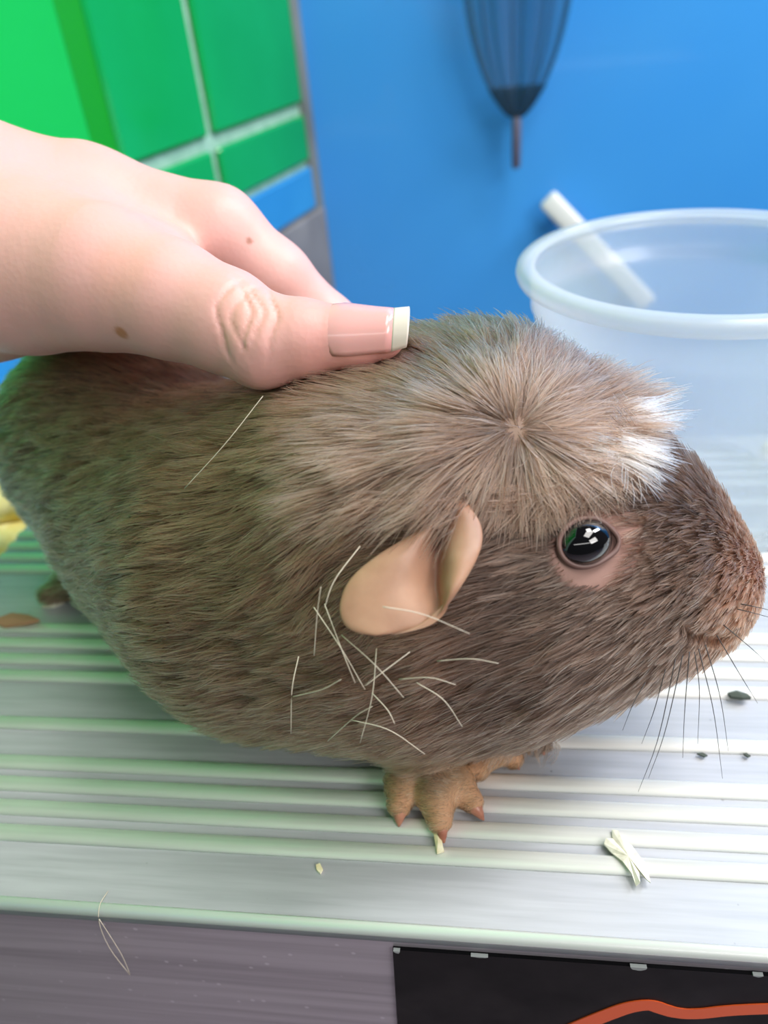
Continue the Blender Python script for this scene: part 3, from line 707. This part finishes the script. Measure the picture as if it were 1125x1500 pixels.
# ------------------------------------------------------------------ person: the hand on the back of the guinea pig
HP, HF = sdf_mesh(hand, (-.345, .025, .022), (-.010, .235, .168), .0006)
person = empty('person', (-.1135, .1588, .0), 'bare arm and hand reaching in from the left, thumb pressed on the guinea pig', 'person')
HO = np.array(person.location)
M_HAND = attr_mat('hand_skin', 'skin_tone', .48, Subsurface_Weight=.25, Subsurface_Scale=.003)
N, L, b = nodes(M_HAND); b.inputs['Subsurface Radius'].default_value = (1, .35, .2)
tc = N.new('ShaderNodeTexCoord'); v1 = N.new('ShaderNodeTexVoronoi'); v1.inputs['Scale'].default_value = 900; n1 = N.new('ShaderNodeTexNoise'); n1.inputs['Scale'].default_value = 260; n1.inputs['Detail'].default_value = 6
mm = N.new('ShaderNodeMath'); mm.operation = 'MULTIPLY_ADD'; mm.inputs[1].default_value = .35
L.new(tc.outputs['Object'], v1.inputs['Vector']); L.new(tc.outputs['Object'], n1.inputs['Vector']); L.new(v1.outputs['Distance'], mm.inputs[0]); L.new(n1.outputs['Fac'], mm.inputs[2])
bp = N.new('ShaderNodeBump'); bp.inputs['Strength'].default_value = .22; bp.inputs['Distance'].default_value = .0004
L.new(mm.outputs[0], bp.inputs['Height']); L.new(bp.outputs[0], b.inputs['Normal'])
hm = np_mesh('hand', HP - HO, HF, person, M_HAND)
hc = np.tile(C(221, 170, 162), (len(HP), 1))
blot = np.sin(HP[:, 0] * 190 + 1) * np.sin(HP[:, 1] * 230) * np.sin(HP[:, 2] * 210 + 2)
hc = mixc(hc, C(226, 168, 154), sstep(.1, .7, blot) * .5)
hc = mixc(hc, C(228, 158, 150), sstep(.020, .004, np.linalg.norm(HP - np.array([-.021, .1275, .0902]), axis=1)) * .7)
hc = mixc(hc, C(214, 160, 142), sstep(.008, .003, np.linalg.norm(HP - IP - TN * .008, axis=1)) * .35)
def spot(c, pt, r, colr):
    pt = np.array(pt)
    for _ in range(6):
        dd, gg = grad(hand, pt[None]); pt = pt - gg[0] * dd[0]
    return mixc(c, colr, sstep(r, r * .45, np.linalg.norm(HP - pt, axis=1)))
hc = spot(hc, (-.0646, .1284, .0943), .0018, C(186, 122, 84)); hc = spot(hc, (-.0512, .1645, .0981), .0010, C(168, 110, 92))
ca = hm.data.attributes.new('skin_tone', 'FLOAT_COLOR', 'POINT'); ca.data.foreach_set('color', np.concatenate([hc, np.ones((len(hc), 1))], 1).astype(np.float32).ravel())
# thumbnail: arched plate over the last joint with a pale free edge
def nail_plate(name, a0, a1, w0, w1, lift0, lift1, m, par, na=10, nb=15):
    org = np.array([-.0238, .1276, .0901]); V = []
    for i in range(na):
        s = i / (na - 1); a = a0 + (a1 - a0) * s
        for j in range(nb):
            t = -1 + 2 * j / (nb - 1); a_ = a + (.0022 * t * t * (1 - s) ** 2 if name == 'fingernail' else 0) + (.0006 * (1 - t * t) if a > .0055 else 0)
            th = t * (w0 + (w1 - w0) * s); rr = .0053 + (.0041 - .0053) * np.clip(a / .0066, -.3, 1.3)
            rr = max(rr, .0040) + lift0 + (lift1 - lift0) * s
            V.append(org + TA * a_ + TN * rr * math.cos(th) + TB * rr * math.sin(th))
    F = [(i * nb + j, i * nb + j + 1, (i + 1) * nb + j + 1, (i + 1) * nb + j) for i in range(na - 1) for j in range(nb - 1)]
    o = mesh(name, np.array(V) - HO, F, par, m, True); md = o.modifiers.new('thick', 'SOLIDIFY'); md.thickness = .0003; md.offset = 0
    return o
nl = nail_plate('fingernail', -.0052, .0070, 1.15, 1.22, .00002, .0005, M_NAIL, person); nl['label'] = 'pink thumbnail'
fe = nail_plate('free_edge', .0070, .0098, 1.22, 1.05, .0005, .0006, M_NAILTIP, nl); fe['label'] = 'pale free edge of the nail'

# ------------------------------------------------------------------ litter on the counter
def slab(name, pts, z, th, m, label, cat, group=None, wob=.0):
    c0 = np.mean(np.array(pts), 0); n = len(pts)
    V = []
    for k2 in (0, 1):
        for i, p in enumerate(pts): V.append((p[0] - c0[0], p[1] - c0[1], k2 * th + wob * math.sin(i * 2.1) * .5 + wob * .5))
    V += [(0, 0, wob * .6), (0, 0, th + wob * 1.2)]
    F = [(i, (i + 1) % n, n + (i + 1) % n, n + i) for i in range(n)] + [((i + 1) % n, i, 2 * n) for i in range(n)] + [(n + i, n + (i + 1) % n, 2 * n + 1) for i in range(n)]
    o = mesh(name, V, F, None, m); o.location = (c0[0], c0[1], z); return tag(o, label, cat, group)
Z = .0011
slab('paper_flake', [(.0225, .0922), (.0236, .0918), (.0239, .0906), (.0257, .0891), (.0269, .0865), (.0280, .0848), (.0280, .0818), (.0273, .0822), (.0269, .0839), (.0263, .0837), (.0261, .0815), (.0254, .0812), (.0249, .0833), (.0236, .0854), (.0219, .0875), (.0206, .0890), (.0211, .0900), (.0224, .0905)], Z, .0003, M_FLAKE, 'torn pale flake with ragged ends lying across the ribs, right of the paw', 'flake', None, .0008)
slab('straw_bit', [(-.0121, .0898), (-.0112, .0905), (-.0105, .0888), (-.0098, .0858), (-.0111, .0852), (-.0116, .0875)], Z, .0006, M_STRAW, 'short pale yellow straw bit lying at the middle claw of the paw', 'straw', None, .0004)
slab('white_crumb', [(-.0346, .0822), (-.0339, .0826), (-.0331, .0814), (-.0334, .0805), (-.0343, .0812)], .0001, .0005, M_STRAW, 'tiny white crumb on the bare strip near the front edge', 'crumb')
slab('dark_fluff', [(.0525, .1280), (.0545, .1286), (.0568, .1280), (.0572, .1268), (.0553, .1264), (.0530, .1270)], Z, .0008, M_DIRT, 'grey green bit of fluff on a rib below the nose of the guinea pig', 'fluff', None, .0004)
slab('dark_speck', [(.0425, .1117), (.0437, .1120), (.0446, .1113), (.0438, .1109)], .0006, .0004, M_DIRT, 'dark speck beside a rib, left one of the two under the whiskers', 'speck')
slab('dark_speck', [(.0519, .1121), (.0526, .1123), (.0533, .1116), (.0526, .1112)], .0006, .0004, M_DIRT, 'dark speck beside a rib, right one of the two at the right edge', 'speck')
slab('tan_litter', [(-.141, .1480), (-.136, .1512), (-.131, .1510), (-.1265, .1490), (-.130, .1472), (-.136, .1465)], Z, .0012, M_TANDIRT, 'tan scrap of litter on the far ribs left of the guinea pig', 'litter', None, .0005)
slab('pale_litter', [(-.1300, .1560), (-.1268, .1585), (-.1240, .1582), (-.1262, .1560)], .0001, .0006, M_FLAKE, 'pale scrap of litter beside the hind foot of the guinea pig', 'litter', None, .0004)
slab('yellow_spot', [(.0890, .2360), (.0915, .2375), (.0940, .2362), (.0925, .2345), (.0900, .2345)], Z, .0035, M_SHAVE, 'small yellow spot on the counter, seen through the tub', 'crumb')  # raised yellow spot at the back of the counter
for pts_, lab in (([(-.0745, .0745, .0003), (-.0748, .0715, .0006), (-.0752, .0698, -.003), (-.0757, .0696, -.012), (-.0745, .0696, -.0225)], 'fine pale hair hanging over the front edge of the counter, left one'),
                  ([(-.0749, .0700, -.0015), (-.0742, .0697, -.008), (-.0740, .0697, -.015), (-.0744, .0696, -.0220)], 'fine pale hair hanging over the front edge of the counter, right one')):
    pa = np.array(pts_); V, F2 = tube(spline(pa, 16) - pa[0], .00008, 5); o = mesh('loose_hair', V, F2, None, M_WHAIR, True); o.location = pa[0]; tag(o, lab, 'hair')
